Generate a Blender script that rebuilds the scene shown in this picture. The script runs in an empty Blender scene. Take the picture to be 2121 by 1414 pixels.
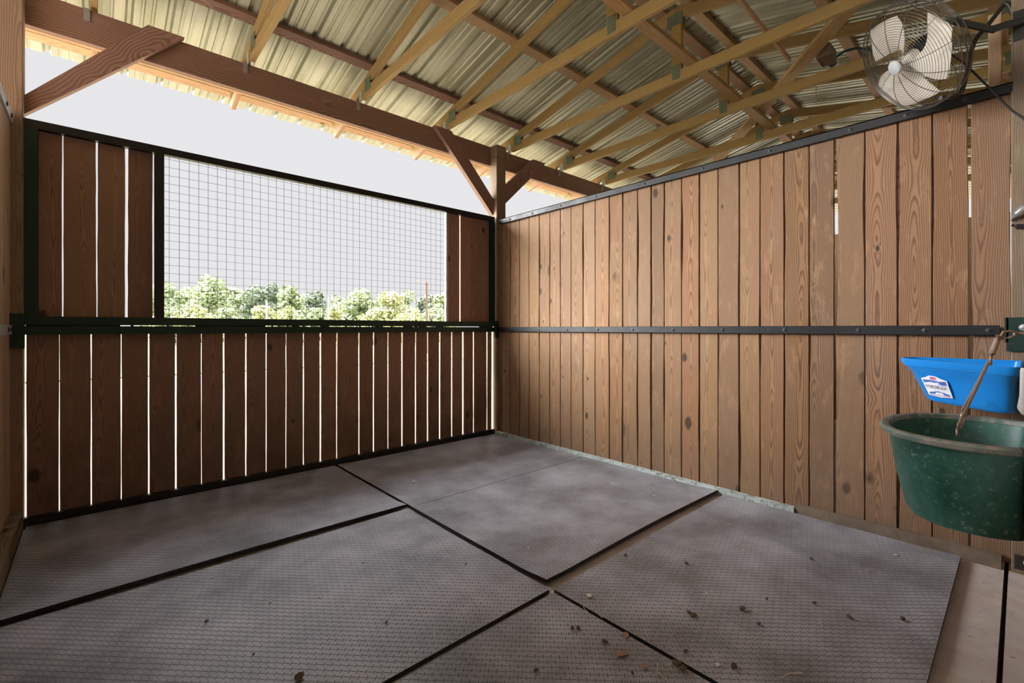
import bpy, bmesh, math, random
from mathutils import Vector, Matrix, noise
random.seed(7)
PI = math.pi
scn = bpy.context.scene
C = scn.collection

# ------------------------------------------------------------------ camera
TH = math.atan2(1060.5 - 195, 956)
cam_d = bpy.data.cameras.new('camera'); cam = bpy.data.objects.new('camera', cam_d); C.objects.link(cam)
cam.location = (0, 0, 1.2); cam.rotation_euler = (PI/2, 0, -TH)
cam_d.sensor_width = 36; cam_d.lens = 956/2121*36; cam_d.shift_y = -27/2121; cam_d.clip_start = .02; cam_d.clip_end = 500
scn.camera = cam

# ------------------------------------------------------------------ sky, sun, exposure
scn.view_settings.view_transform = 'Standard'; scn.view_settings.look = 'None'
scn.view_settings.gamma = 1; scn.view_settings.use_curve_mapping = False
scn.view_settings.exposure = 0.0
SKY_LOW = (.80, .80, .82); SKY_HIGH = (9, 9.2, 9.8); GLOW = (36, 35.5, 35); GLOW_DIR = (-.70, .66, .34)
w = bpy.data.worlds.new('hazy_sky'); scn.world = w; w.use_nodes = True
nt = w.node_tree; nt.nodes.clear()
def wn(t, **k):
    n = nt.nodes.new(t)
    for a, b in k.items(): setattr(n, a, b)
    return n
tc = wn('ShaderNodeTexCoord'); sx = wn('ShaderNodeSeparateXYZ'); nt.links.new(tc.outputs['Generated'], sx.inputs[0])
# bright overcast: dim white near the horizon, strong overhead
mr = wn('ShaderNodeMapRange'); mr.interpolation_type = 'SMOOTHSTEP'
mr.inputs['From Min'].default_value = .43; mr.inputs['From Max'].default_value = .80
nt.links.new(sx.outputs['Z'], mr.inputs['Value'])
mx = wn('ShaderNodeMix', data_type='RGBA'); nt.links.new(mr.outputs[0], mx.inputs[0])
mx.inputs[6].default_value = (*SKY_LOW, 1); mx.inputs[7].default_value = (*SKY_HIGH, 1)
# bright lobe added to the sky, left of frame, lighting the right wall
vd = wn('ShaderNodeVectorMath', operation='DOT_PRODUCT'); vd.inputs[1].default_value = Vector(GLOW_DIR).normalized()
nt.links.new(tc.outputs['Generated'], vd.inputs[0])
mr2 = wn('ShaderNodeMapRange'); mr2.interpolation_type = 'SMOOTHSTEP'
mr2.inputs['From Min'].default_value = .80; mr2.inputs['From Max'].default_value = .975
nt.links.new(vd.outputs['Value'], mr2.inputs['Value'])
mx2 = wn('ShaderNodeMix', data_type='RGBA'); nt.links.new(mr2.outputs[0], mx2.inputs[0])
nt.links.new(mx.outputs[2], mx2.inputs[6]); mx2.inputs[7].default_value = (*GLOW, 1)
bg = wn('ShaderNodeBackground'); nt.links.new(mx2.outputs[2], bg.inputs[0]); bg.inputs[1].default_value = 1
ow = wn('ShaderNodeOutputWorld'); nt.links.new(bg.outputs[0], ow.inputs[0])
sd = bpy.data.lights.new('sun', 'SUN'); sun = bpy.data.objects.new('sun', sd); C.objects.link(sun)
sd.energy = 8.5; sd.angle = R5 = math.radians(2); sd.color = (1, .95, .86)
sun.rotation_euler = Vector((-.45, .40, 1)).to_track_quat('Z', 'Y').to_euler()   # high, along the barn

# ------------------------------------------------------------------ materials
MATS = {}
class NB:
    def __init__(s, name):
        s.m = bpy.data.materials.new(name); s.m.use_nodes = True; s.t = s.m.node_tree; s.t.nodes.clear()
        s.o = s.n('ShaderNodeOutputMaterial'); s.b = s.n('ShaderNodeBsdfPrincipled'); s.l(s.b.outputs[0], s.o.inputs[0])
    def n(s, t, **k):
        x = s.t.nodes.new(t)
        for a, b in k.items(): setattr(x, a, b)
        return x
    def l(s, a, b): s.t.links.new(a, b)
    def val(s, v, inp):
        if hasattr(v, 'links'): s.l(v, inp)
        else: inp.default_value = v
    def math(s, op, a, b=None, c=None, clamp=False):
        x = s.n('ShaderNodeMath', operation=op, use_clamp=clamp); s.val(a, x.inputs[0])
        if b is not None: s.val(b, x.inputs[1])
        if c is not None: s.val(c, x.inputs[2])
        return x.outputs[0]
    def mix(s, f, a, b, mode='MIX'):
        x = s.n('ShaderNodeMix', data_type='RGBA', blend_type=mode, clamp_factor=True); s.val(f, x.inputs[0])
        s.val(a if hasattr(a, 'links') else (*a, 1), x.inputs[6]); s.val(b if hasattr(b, 'links') else (*b, 1), x.inputs[7])
        return x.outputs[2]
    def comb(s, x, y, z=0.0):
        c = s.n('ShaderNodeCombineXYZ'); s.val(x, c.inputs[0]); s.val(y, c.inputs[1]); s.val(z, c.inputs[2]); return c.outputs[0]
    def noise(s, vec, scale=1.0, detail=3, rough=.5, dim='3D'):
        x = s.n('ShaderNodeTexNoise', noise_dimensions=dim); s.l(vec, x.inputs['Vector']); x.inputs['Scale'].default_value = scale
        x.inputs['Detail'].default_value = detail; x.inputs['Roughness'].default_value = rough; return x.outputs['Fac']
    def map(s, v, a, b, c=0.0, d=1.0, smooth=False):
        x = s.n('ShaderNodeMapRange'); x.interpolation_type = 'SMOOTHSTEP' if smooth else 'LINEAR'
        s.l(v, x.inputs['Value']); x.inputs['From Min'].default_value = a; x.inputs['From Max'].default_value = b
        x.inputs['To Min'].default_value = c; x.inputs['To Max'].default_value = d; return x.outputs[0]
    def bump(s, h, dist, strength=1.0):
        x = s.n('ShaderNodeBump'); s.l(h, x.inputs['Height']); x.inputs['Distance'].default_value = dist
        x.inputs['Strength'].default_value = strength; s.l(x.outputs[0], s.b.inputs['Normal'])
    def done(s, col, rough=.7, metal=0.0, spec=.5):
        s.val(col if hasattr(col, 'links') else (*col, 1), s.b.inputs['Base Color']); s.val(rough, s.b.inputs['Roughness'])
        s.val(metal, s.b.inputs['Metallic']); s.b.inputs['Specular IOR Level'].default_value = spec
        MATS[s.m.name] = s.m; return s.m

def wood(name, light, late, knot, ring=.0065, wander=.055, var=.35, grey=(0.3, 0.27, 0.23), greyamt=.25, knots=1.0, stain=None, low_tone_z=None, vf=.9):
    b = NB(name)
    uv = b.n('ShaderNodeUVMap', uv_map='grain'); s1 = b.n('ShaderNodeSeparateXYZ'); b.l(uv.outputs[0], s1.inputs[0])
    ur = b.n('ShaderNodeUVMap', uv_map='rnd'); s2 = b.n('ShaderNodeSeparateXYZ'); b.l(ur.outputs[0], s2.inputs[0])
    u, v, r1, r2 = s1.outputs[0], s1.outputs[1], s2.outputs[0], s2.outputs[1]
    vv = b.math('MULTIPLY_ADD', r2, 41.0, v); rz = b.math('MULTIPLY', r1, 83.0)
    low = b.noise(b.comb(rz, b.math('MULTIPLY', vv, vf)), 1, 2)                      # heart of the log wanders along the board
    d = b.math('MULTIPLY_ADD', low, wander*2.6, -.9*wander)
    off = b.math('MULTIPLY_ADD', r1, .10, -.05)
    off = b.math('MULTIPLY_ADD', b.noise(b.comb(b.math('MULTIPLY', vv, 1.1), rz, 5.0), 1, 1), .05, off)
    du = b.math('ADD', u, off)
    # knots
    vo = b.n('ShaderNodeTexVoronoi', feature='F1', voronoi_dimensions='3D'); vo.inputs['Randomness'].default_value = .95
    b.l(b.comb(b.math('MULTIPLY', u, 7.5), b.math('MULTIPLY', vv, 4.2), rz), vo.inputs['Vector']); vo.inputs['Scale'].default_value = 1
    D = vo.outputs['Distance']
    cellc = b.n('ShaderNodeSeparateColor'); b.l(vo.outputs['Color'], cellc.inputs[0])
    has = b.map(cellc.outputs[0], .50, .60)
    ksz = b.map(cellc.outputs[1], 0, 1, .8, 3.2); D = b.math('MULTIPLY', D, ksz)
    kn = b.math('MULTIPLY', b.math('EXPONENT', b.math('MULTIPLY', b.math('POWER', D, 2.0), -18.0)), has)
    rad = b.math('SQRT', b.math('ADD', b.math('POWER', du, 2.0), b.math('POWER', d, 2.0)))
    wob = b.noise(b.comb(b.math('MULTIPLY', u, 14), b.math('MULTIPLY', vv, 4.5), rz), 1, 3, .55)
    rad = b.math('MULTIPLY_ADD', wob, .012, rad)
    rad = b.math('MULTIPLY_ADD', kn, .030*knots, rad)
    ph = b.math('FRACT', b.math('MULTIPLY', rad, 1/ring))
    ringm = b.math('MULTIPLY', b.map(ph, .35, .86, smooth=True), b.map(ph, .86, 1.0, 1, 0))
    fib = b.noise(b.comb(b.math('MULTIPLY', u, 420), b.math('MULTIPLY', vv, 9), rz), 1, 2, .6)
    cloud = b.noise(b.comb(b.math('MULTIPLY', u, 9), b.math('MULTIPLY', vv, 1.6), rz), 1, 3)
    col = b.mix(b.math('MULTIPLY', ringm, b.map(cloud, .3, .7, .62, 1.0)), light, late)
    hue = b.n('ShaderNodeHueSaturation'); b.l(b.math('MULTIPLY_ADD', r2, .018, .491), hue.inputs['Hue']); b.l(b.math('MULTIPLY_ADD', r1, -.22, 1.08), hue.inputs['Saturation']); b.l(b.math('MULTIPLY_ADD', b.math('FRACT', b.math('MULTIPLY', r1, 7.3)), .34, .80), hue.inputs['Value']); b.l(col, hue.inputs['Color']); col = hue.outputs[0]
    dark = tuple(c*.55 for c in light)
    col = b.mix(b.map(r1, 0, 1, 0, var), col, tuple(x*.8+y*.2 for x, y in zip(late, light)))
    col = b.mix(b.map(r2, .6, 1, 0, var*.6), col, tuple(c*1.25 for c in light))
    col = b.mix(b.math('MULTIPLY', b.map(cloud, .5, .8), greyamt), col, grey)
    col = b.mix(b.map(fib, .45, .85, 0, .45), col, dark)
    saw = b.noise(b.comb(b.math('MULTIPLY', u, 3), b.math('MULTIPLY', vv, 330), rz), 1, 2, .5)
    col = b.mix(b.map(saw, .5, .8, 0, .22), col, dark)
    pale = b.noise(b.comb(b.math('MULTIPLY', u, 16), b.math('MULTIPLY', vv, 5), rz), 1, 4, .7)
    col = b.mix(b.map(pale, .56, .74, 0, .35), col, tuple(min(1, c*1.45+.03) for c in light))
    kn2 = b.noise(b.comb(b.math('MULTIPLY', u, 60), b.math('MULTIPLY', vv, 40), rz), 1, 3)
    kd = b.math('MULTIPLY', b.map(b.math('MULTIPLY_ADD', kn2, .14, D), .20, .33, 1, 0, smooth=True), b.math('MULTIPLY', has, .9*knots), clamp=True)
    col = b.mix(kd, col, knot)
    if stain:  # low tone on the boards: dirt on wall_wood, just darker toward the bottom on back_wood
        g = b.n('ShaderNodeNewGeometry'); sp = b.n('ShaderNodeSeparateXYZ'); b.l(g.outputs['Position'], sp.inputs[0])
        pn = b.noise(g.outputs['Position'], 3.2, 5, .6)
        m = b.math('MULTIPLY', b.map(sp.outputs[2], low_tone_z[1], low_tone_z[0], 0, 1, smooth=True), b.map(pn, .3, .7, .25, 1))
        col = b.mix(b.math('MULTIPLY', m, low_tone_z[2]), col, stain)
        # pale scuffs and splashes
        sc = b.noise(g.outputs['Position'], 22, 4, .7)
        col = b.mix(b.map(sc, .70, .76, 0, .35), col, (.62, .58, .52))
    h = b.math('ADD', b.math('MULTIPLY', ringm, .6), b.math('MULTIPLY', fib, .5))
    h = b.math('MULTIPLY_ADD', kd, -.6, h)
    b.bump(h, .0009, .8)
    return b.done(col, b.map(fib, .3, .8, .55, .8), 0, .25)

wood('wall_wood', (.345, .205, .113), (.110, .052, .026), (.045, .028, .020), ring=.0085, var=.55, stain=(.14, .105, .08), low_tone_z=(.02, .55, .55))  # greyish dirt stain low on the boards
wood('back_wood', (.35, .215, .155), (.17, .09, .062), (.05, .035, .028), stain=(.06, .045, .035), low_tone_z=(.02, 1.1, .75))  # boards get a darker tone toward the bottom
wood('left_wood', (.55, .42, .31), (.36, .24, .15), (.12, .08, .05))
wood('truss_wood', (.45, .305, .115), (.25, .15, .045), (.12, .07, .025), ring=.008, var=.35, greyamt=.12, knots=.8)
wood('brace_wood', (.66, .47, .20), (.45, .27, .09), (.2, .12, .05), ring=.008, var=.1, greyamt=.05, knots=.5)
wood('tan_wood', (.55, .36, .20), (.35, .20, .10), (.15, .09, .05), ring=.008, var=.2)
wood('beam_wood', (.36, .225, .165), (.17, .085, .06), (.08, .04, .03), ring=.016, wander=.10, vf=2.6, var=.15, greyamt=.15, knots=.4)
wood('post_wood', (.33, .23, .155), (.20, .12, .08), (.08, .05, .03), ring=.009, var=.2, greyamt=.3)
wood('jamb_wood', (.22, .165, .11), (.13, .09, .06), (.07, .05, .03), ring=.009, var=.2, greyamt=.6)

def steel(name, c, rust, wear, rough=.45, metal=.3):
    b = NB(name); g = b.n('ShaderNodeNewGeometry')
    n1 = b.noise(g.outputs['Position'], 9, 5, .65); n2 = b.noise(g.outputs['Position'], 45, 4, .7)
    col = b.mix(b.map(n1, .5, .75, 0, .5), c, rust); col = b.mix(b.map(n2, .66, .74, 0, .6), col, wear)
    b.bump(n2, .0012, .5); return b.done(col, b.map(n1, .3, .7, rough-.1, rough+.15), metal)
steel('black_steel', (.013, .015, .018), (.030, .026, .022), (.13, .15, .17))
steel('green_steel', (.008, .036, .028), (.025, .035, .025), (.10, .13, .11))
steel('galvanized', (.42, .44, .47), (.30, .31, .33), (.6, .62, .65), .4, .6)
steel('pale_rail', (.58, .60, .66), (.45, .46, .50), (.75, .76, .8), .4, .3)
steel('plate_green', (.19, .24, .18), (.13, .17, .13), (.36, .40, .34), .5, .4)
steel('bolt_steel', (.05, .05, .055), (.09, .06, .045), (.25, .25, .26), .5, .5)
steel('fan_wire', (.10, .095, .08), (.07, .055, .04), (.22, .2, .17), .4, .5)
steel('dark_metal', (.035, .035, .032), (.03, .03, .025), (.08, .08, .08), .4, .3)
steel('bail_metal', (.42, .33, .28), (.23, .15, .11), (.48, .42, .38), .5, .4)

def roof_metal():
    b = NB('roof_metal'); tcn = b.n('ShaderNodeTexCoord'); sp = b.n('ShaderNodeSeparateXYZ'); b.l(tcn.outputs['Object'], sp.inputs[0])
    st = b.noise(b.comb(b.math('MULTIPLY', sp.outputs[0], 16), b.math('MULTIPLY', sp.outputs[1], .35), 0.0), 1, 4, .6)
    sp2 = b.noise(tcn.outputs['Object'], 26, 5, .75)
    bl = b.noise(b.comb(b.math('MULTIPLY', sp.outputs[0], 5), b.math('MULTIPLY', sp.outputs[1], 1.7), 3.0), 1, 3)
    col = b.mix(b.map(st, .35, .65), (.34, .36, .27), (.50, .52, .40))  # slope-wise streaks paint rib reflections into the sheet colour
    col = b.mix(b.map(bl, .52, .68, 0, .6), col, (.27, .285, .17))
    col = b.mix(b.map(sp2, .5, .72, 0, .22), col, (.70, .69, .57))
    b.bump(sp2, .001, .3)
    return b.done(col, b.map(st, .3, .7, .36, .5), .5)
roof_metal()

def mat_rubber():
    b = NB('rubber_mat'); g = b.n('ShaderNodeNewGeometry'); sp = b.n('ShaderNodeSeparateXYZ'); b.l(g.outputs['Position'], sp.inputs[0])
    x, y = sp.outputs[0], sp.outputs[1]; k = math.sqrt(.5)
    p = b.math('MULTIPLY', b.math('SUBTRACT', x, y), k/.0295); q = b.math('MULTIPLY', b.math('ADD', x, y), k/.0262)
    row = b.math('FLOOR', q); sh = b.math('MULTIPLY', b.math('FLOORED_MODULO', row, 2.0), .5)
    fp = b.math('FRACT', b.math('ADD', p, sh)); fq = b.math('FRACT', q)
    def dash(a, ca, ha, c, cc, hc, s):
        m1 = b.map(b.math('ABSOLUTE', b.math('SUBTRACT', a, ca)), ha*.7, ha*1.25, 1, 0, smooth=True)
        m2 = b.map(b.math('ABSOLUTE', b.math('SUBTRACT', c, cc)), hc*.4, hc*1.5, 1, 0, smooth=True)
        return b.math('MULTIPLY', m1, m2)
    H = dash(fp, .5, .31, fq, .5, .065, 0)
    fp2 = b.math('FRACT', b.math('ADD', b.math('ADD', p, sh), .5))
    V = dash(fq, .5, .33, fp2, .5, .06, 0)
    m = b.math('MAXIMUM', H, V)
    gz = b.map(sp.outputs[2], -.010, -.004)
    m = b.math('MULTIPLY', m, gz)
    n1 = b.noise(g.outputs['Position'], 2.6, 5, .65); n2 = b.noise(g.outputs['Position'], 70, 4, .75); n3 = b.noise(g.outputs['Position'], 9, 4, .65)
    col = b.mix(b.map(n1, .35, .68), (.165, .170, .195), (.43, .44, .50))
    col = b.mix(b.map(n3, .55, .75, 0, .4), col, (.31, .295, .30))
    col = b.mix(b.map(n2, .56, .70, 0, .6), col, (.50, .46, .43))
    col = b.mix(b.math('MULTIPLY', m, .85), col, (.03, .028, .03))  # tread dashes darkened in colour, painting in the shading of their edges
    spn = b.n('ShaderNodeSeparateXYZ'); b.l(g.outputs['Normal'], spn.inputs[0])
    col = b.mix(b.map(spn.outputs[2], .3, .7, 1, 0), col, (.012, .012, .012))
    b.bump(b.math('MULTIPLY_ADD', n2, .3, m), .0016, .7)
    return b.done(col, b.map(n1, .3, .7, .34, .55), 0, .5)
mat_rubber()

def simple(name, c1, c2, scale, rough=.7, metal=0, speck=None, bump=.002, spec=.4):
    b = NB(name); g = b.n('ShaderNodeTexCoord'); n1 = b.noise(g.outputs['Object'], scale, 5, .65)
    col = b.mix(b.map(n1, .35, .7), c1, c2)
    if speck:
        n2 = b.noise(g.outputs['Object'], speck[1], 4, .75); col = b.mix(b.map(n2, speck[2], speck[2]+.08, 0, speck[3]), col, speck[0])
    b.bump(n1, bump, .6); return b.done(col, rough, metal, spec)
simple('concrete', (.50, .44, .42), (.62, .56, .54), 9, .85, 0, ((.16, .11, .08), 30, .62, .7), .004)
simple('rough_concrete', (.13, .095, .07), (.22, .17, .13), 7, .9, 0, ((.14, .10, .07), 20, .58, .7), .006)
simple('base_paint', (.34, .42, .42), (.56, .64, .64), 10, .7, 0, ((.14, .10, .07), 24, .53, .8))
simple('pale_edge', (.34, .31, .28), (.48, .44, .40), 30, .8)
simple('dirt', (.20, .165, .12), (.29, .24, .175), .8, .95, 0, ((.30, .24, .16), 3, .55, .6), .02)
simple('grass', (.14, .17, .08), (.26, .27, .14), .5, .95)
simple('leaves', (.26, .31, .18), (.52, .57, .36), .45, .8)
simple('leaves_dark', (.16, .20, .15), (.34, .39, .28), .45, .8)
simple('leaves_yellow', (.42, .43, .22), (.66, .64, .38), .5, .8)
simple('bark', (.20, .16, .12), (.32, .27, .21), 3, .9)
simple('pole_grey', (.50, .49, .48), (.62, .60, .58), 2, .8)
simple('pole_brown', (.25, .15, .12), (.32, .20, .16), 2, .8)
simple('blue_plastic', (.003, .22, .70), (.004, .245, .76), 3, .32, 0, None, .0004)
simple('green_plastic', (.012, .075, .052), (.075, .235, .22), 3.2, .40, 0, ((.27, .38, .38), 60, .57, .5), .001)
simple('rim_plastic', (.12, .19, .18), (.30, .33, .33), 14, .5, 0, ((.42, .36, .31), 30, .52, .7), .001)
simple('blade_white', (.66, .60, .52), (.78, .73, .66), 5, .45)
simple('cap_white', (.42, .45, .47), (.50, .52, .55), 5, .35)
simple('black_rubber', (.018, .018, .018), (.03, .03, .03), 20, .5)
simple('blue_cable', (.02, .07, .08), (.04, .10, .11), 20, .5)
simple('twine', (.36, .25, .18), (.50, .38, .29), 60, .9)
simple('white_plastic', (.62, .60, .60), (.75, .72, .72), 8, .5)
simple('straw', (.55, .47, .36), (.72, .66, .54), 30, .9)
simple('manure', (.07, .05, .035), (.16, .11, .07), 60, .95)
simple('chip', (.62, .56, .50), (.80, .77, .72), 40, .9)
simple('leaf_litter', (.28, .16, .11), (.38, .24, .17), 40, .9)
simple('sticker_white', (.70, .74, .84), (.80, .82, .90), 30, .4)
simple('sticker_blue', (.03, .10, .42), (.10, .22, .62), 60, .4)
simple('sticker_ink', (.03, .04, .09), (.05, .06, .12), 60, .4)
simple('sticker_red', (.40, .10, .22), (.55, .2, .32), 60, .4)
simple('lamp_glass', (.6, .6, .58), (.7, .7, .68), 5, .3)
simple('red_plastic', (.5, .05, .03), (.6, .08, .05), 5, .4)

# ------------------------------------------------------------------ mesh building
class MB:
    def __init__(s): s.v = []; s.f = []; s.uv = []; s.rn = []; s.sm = []
    def face(s, idx, uvs=None, rn=(0, 0), smooth=False):
        s.f.append(tuple(idx)); s.uv.append(uvs or [(0, 0)]*len(idx)); s.rn.append(rn); s.sm.append(smooth)
    def frame(s, d, up=None):
        d = d.normalized()
        if up is None: up = Vector((0, 0, 1)) if abs(d.z) < .9 else Vector((0, 1, 0))
        up = Vector(up); x = d.cross(up).normalized(); y = x.cross(d).normalized()
        return x, y
    def timber(s, p0, p1, w, h, up=None, seg=1, wob=0.0, uoff=0.0, rn=None, cut0=None, cut1=None, wane=None, ch=None):
        """beam from p0 to p1; w across (d x up), h along up; grain UV in metres."""
        p0 = Vector(p0); p1 = Vector(p1); d = p1-p0; L = d.length; x, y = s.frame(d, up)
        rn = rn or (random.random(), random.random()); b0 = len(s.v); sd1, sd2 = random.uniform(0, 99), random.uniform(0, 99)
        if ch is None: ch = min(.003, w*.12, h*.12)
        prof = [(-w/2+ch, -h/2), (w/2-ch, -h/2), (w/2, -h/2+ch), (w/2, h/2-ch), (w/2-ch, h/2), (-w/2+ch, h/2), (-w/2, h/2-ch), (-w/2, -h/2+ch)]
        n = 8
        for i in range(seg+1):
            t = i/seg; c = p0+d*t
            jl = jr = 0.0
            if wob:
                jl = wob*(noise.noise(Vector((t*L*2.1, sd1, 0)))+.5*noise.noise(Vector((t*L*7, sd1, 4)))); jr = wob*(noise.noise(Vector((t*L*2.1, sd2, 0)))+.5*noise.noise(Vector((t*L*7, sd2, 4))))
                if wane:
                    jl += wane[0]*max(0, noise.noise(Vector((t*L*1.3, sd1, 9)))-.12)
                    jr -= wane[1]*max(0, noise.noise(Vector((t*L*1.3, sd2, 9)))-.12)
            for a, e in prof:
                s.v.append(c + x*(a+(jl if a < 0 else jr)) + y*e)
        per = [0]
        for k in range(n):
            a = Vector(prof[k]); b_ = Vector(prof[(k+1) % n]); per.append(per[-1]+(b_-a).length)
        # faces with consistent across-grain coordinate per side
        for i in range(seg):
            v0, v1 = L*i/seg, L*(i+1)/seg
            for k in range(n):
                a, b_ = prof[k], prof[(k+1) % n]
                if k in (0, 4, 7, 3) or True:
                    if k in (0, 1, 7): ua, ub = a[0], b_[0]
                    elif k in (3, 4, 5): ua, ub = a[0]+.003, b_[0]+.003
                    elif k == 2: ua, ub = a[1]+.09, b_[1]+.09
                    else: ua, ub = a[1]-.11, b_[1]-.11
                q = [b0+i*n+k, b0+i*n+(k+1) % n, b0+(i+1)*n+(k+1) % n, b0+(i+1)*n+k]
                s.face(q[::-1], [(ua+uoff, v1), (ub+uoff, v1), (ub+uoff, v0), (ua+uoff, v0)], rn)
        for i, rev in ((0, False), (seg, True)):
            idx = [b0+i*n+k for k in range(n)]
            uv = [(prof[k][0]*1.0+.3, prof[k][1]*.05+rn[0]) for k in range(n)]
            if rev: idx = idx[::-1]; uv = uv[::-1]
            s.face(idx, uv, rn)
        return s
    def box(s, a, b):
        a = Vector(a); b = Vector(b); lo = Vector((min(a.x, b.x), min(a.y, b.y), min(a.z, b.z))); hi = Vector((max(a.x, b.x), max(a.y, b.y), max(a.z, b.z)))
        i = len(s.v)
        for z in (lo.z, hi.z):
            for x, y in ((lo.x, lo.y), (hi.x, lo.y), (hi.x, hi.y), (lo.x, hi.y)): s.v.append(Vector((x, y, z)))
        for q in ((3, 2, 1, 0), (4, 5, 6, 7), (0, 1, 5, 4), (1, 2, 6, 5), (2, 3, 7, 6), (3, 0, 4, 7)): s.face([i+k for k in q])
        return s
    def tube(s, pts, r, n=8, closed=False, smooth=True):
        pts = [Vector(p) for p in pts]; m = len(pts); b0 = len(s.v); prev = None
        for i, p in enumerate(pts):
            if closed: d = pts[(i+1) % m]-pts[i-1]
            else: d = pts[min(i+1, m-1)]-pts[max(i-1, 0)]
            d.normalize()
            if prev is None: x, y = s.frame(d)
            else:
                x = (prev-d*prev.dot(d)).normalized(); y = d.cross(x)
            prev = x; rr = r[i] if isinstance(r, (list, tuple)) else r
            for k in range(n):
                a = 2*PI*k/n; s.v.append(p+x*math.cos(a)*rr+y*math.sin(a)*rr)
        for i in range(m if closed else m-1):
            for k in range(n):
                j = (i+1) % m
                s.face([b0+i*n+k, b0+i*n+(k+1) % n, b0+j*n+(k+1) % n, b0+j*n+k], smooth=smooth)
        if not closed:
            s.face([b0+k for k in range(n)][::-1]); s.face([b0+(m-1)*n+k for k in range(n)])
        return s
    def rings(s, loops, cap0=True, cap1=True, smooth=True):
        n = len(loops[0]); b0 = len(s.v)
        for lp in loops: s.v.extend(Vector(p) for p in lp)
        for i in range(len(loops)-1):
            for k in range(n):
                s.face([b0+i*n+k, b0+i*n+(k+1) % n, b0+(i+1)*n+(k+1) % n, b0+(i+1)*n+k], smooth=smooth)
        if cap0: s.face([b0+k for k in range(n)][::-1])
        if cap1: s.face([b0+(len(loops)-1)*n+k for k in range(n)])
        return s
    def lathe(s, prof, M, n=24):
        """prof (radius, height) turned about local z, then matrix M."""
        loops = [[M @ Vector((r*math.cos(2*PI*k/n), r*math.sin(2*PI*k/n), h)) for k in range(n)] for r, h in prof]
        return s.rings(loops, True, True)
    def build(s, name, mat, parent=None, origin=None, recalc=False):
        me = bpy.data.meshes.new(name)
        org = Vector(origin) if origin else Vector((0, 0, 0))
        me.from_pydata([tuple(Vector(v)-org) for v in s.v], [], s.f)
        u1 = me.uv_layers.new(name='grain'); u2 = me.uv_layers.new(name='rnd')
        fl = []; rl = []
        for uv, rn in zip(s.uv, s.rn):
            for a in uv: fl += [a[0], a[1]]; rl += [rn[0], rn[1]]
        u1.data.foreach_set('uv', fl); u2.data.foreach_set('uv', rl)
        me.polygons.foreach_set('use_smooth', s.sm)
        if recalc:
            bm = bmesh.new(); bm.from_mesh(me); bmesh.ops.recalc_face_normals(bm, faces=bm.faces); bm.to_mesh(me); bm.free()
        me.materials.append(MATS[mat]); me.update()
        if any(s.sm): me.set_sharp_from_angle(angle=math.radians(38))
        o = bpy.data.objects.new(name, me); C.objects.link(o); o.location = org
        if parent:
            o.parent = parent; o.location = org - Vector(WORLD.get(parent, (0, 0, 0)))
        WORLD[o] = org.copy()
        return o
WORLD = {}
def tag(o, label=None, cat=None, group=None, kind=None):
    if label: o['label'] = label
    if cat: o['category'] = cat
    if group: o['group'] = group
    if kind: o['kind'] = kind
    return o
def empty(name, loc, label=None, cat=None, group=None, kind=None):
    o = bpy.data.objects.new(name, None); C.objects.link(o); o.location = loc; o.empty_display_size = .1
    WORLD[o] = Vector(loc); return tag(o, label, cat, group, kind)
def dup(o, loc, label=None, group=None):
    r = o.copy(); C.objects.link(r); r.location = loc
    if label: r['label'] = label
    if group: r['group'] = group
    for ch in o.children:
        c = ch.copy(); C.objects.link(c); c.parent = r
        for g in ch.children:
            d = g.copy(); C.objects.link(d); d.parent = c
    return r
def V(*a): return Vector(a)
def bolt_mb(p, n, r=.011, h=.007):
    n = Vector(n).normalized(); M = Matrix.Translation(Vector(p)) @ n.to_track_quat('Z', 'Y').to_matrix().to_4x4()
    m = MB(); m.lathe([(r*1.35, 0), (r*1.35, h*.25), (r, h*.3), (r*.92, h*.75), (r*.55, h), (.0008, h)], M, 12); return m
def bolts(pts, n, parent, mat='bolt_steel', r=.011, name='bolt'):
    for p in pts: bolt_mb(p, n, r).build(name, mat, parent, origin=p)

# ------------------------------------------------------------------ setting
XR, YB, XL = 3.42, 4.07, -.37
H = 2.43
m = MB(); m.box((-8, -6, -.14), (14, .045, -.02)); m.box((-.6, .06, -.14), (3.60, 4.3, -.02)); m.box((3.60, .06, -.14), (14, 4.3, -.02)); m.box((-8, .06, -.14), (-.6, 4.3, -.02))
fl = m.build('floor', 'concrete'); tag(fl, kind='structure')
m = MB(); m.box((-160, -160, -.40), (160, 160, -.12)); gr = m.build('ground', 'dirt'); tag(gr, kind='structure')
m = MB(); m.box((-150, 16, -.121), (150, 150, -.08)); g2 = m.build('pasture', 'grass'); tag(g2, kind='structure')
# right wall: planks, measured seams
E = [4.10, 3.975, 3.83, 3.68, 3.529, 3.377, 3.226, 3.082, 2.944, 2.794, 2.652, 2.495, 2.352, 2.201, 2.073, 1.954, 1.804, 1.659, 1.516, 1.364, 1.224, 1.073, .926, .785, .634, .481, .333, .185, .043]
def dxp(v): return .004+v*.006
wr = MB()
gapw = {9: .009, 12: .010, 14: .011, 17: .011, 19: .010, 23: .012, 25: .008, 27: .010}
for i in range(len(E)-1):
    g = gapw.get(i+1, .006)
    a, b_ = E[i]-gapw.get(i, .006)/2, E[i+1]+g/2
    if i == len(E)-2: b_ = E[i+1]-.007
    cy = (a+b_)/2; th = random.uniform(.018, .023)
    wr.timber((XR+.03, cy, .01), (XR+.03, cy, H-.01), a-b_, th, up=(-1, 0, 0), seg=40, wob=.0013, wane=(.018, .012))
wall_r = wr.build('wall_right', 'wall_wood'); tag(wall_r, kind='structure')
m = MB(); m.box((XR-.012, .03, H-.045), (XR+.016, 3.98, H+.006)); m.box((XR-.012, .03, H), (XR+.06, 3.98, H+.006)); m.build('top_rail', 'black_steel', wall_r)
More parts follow.
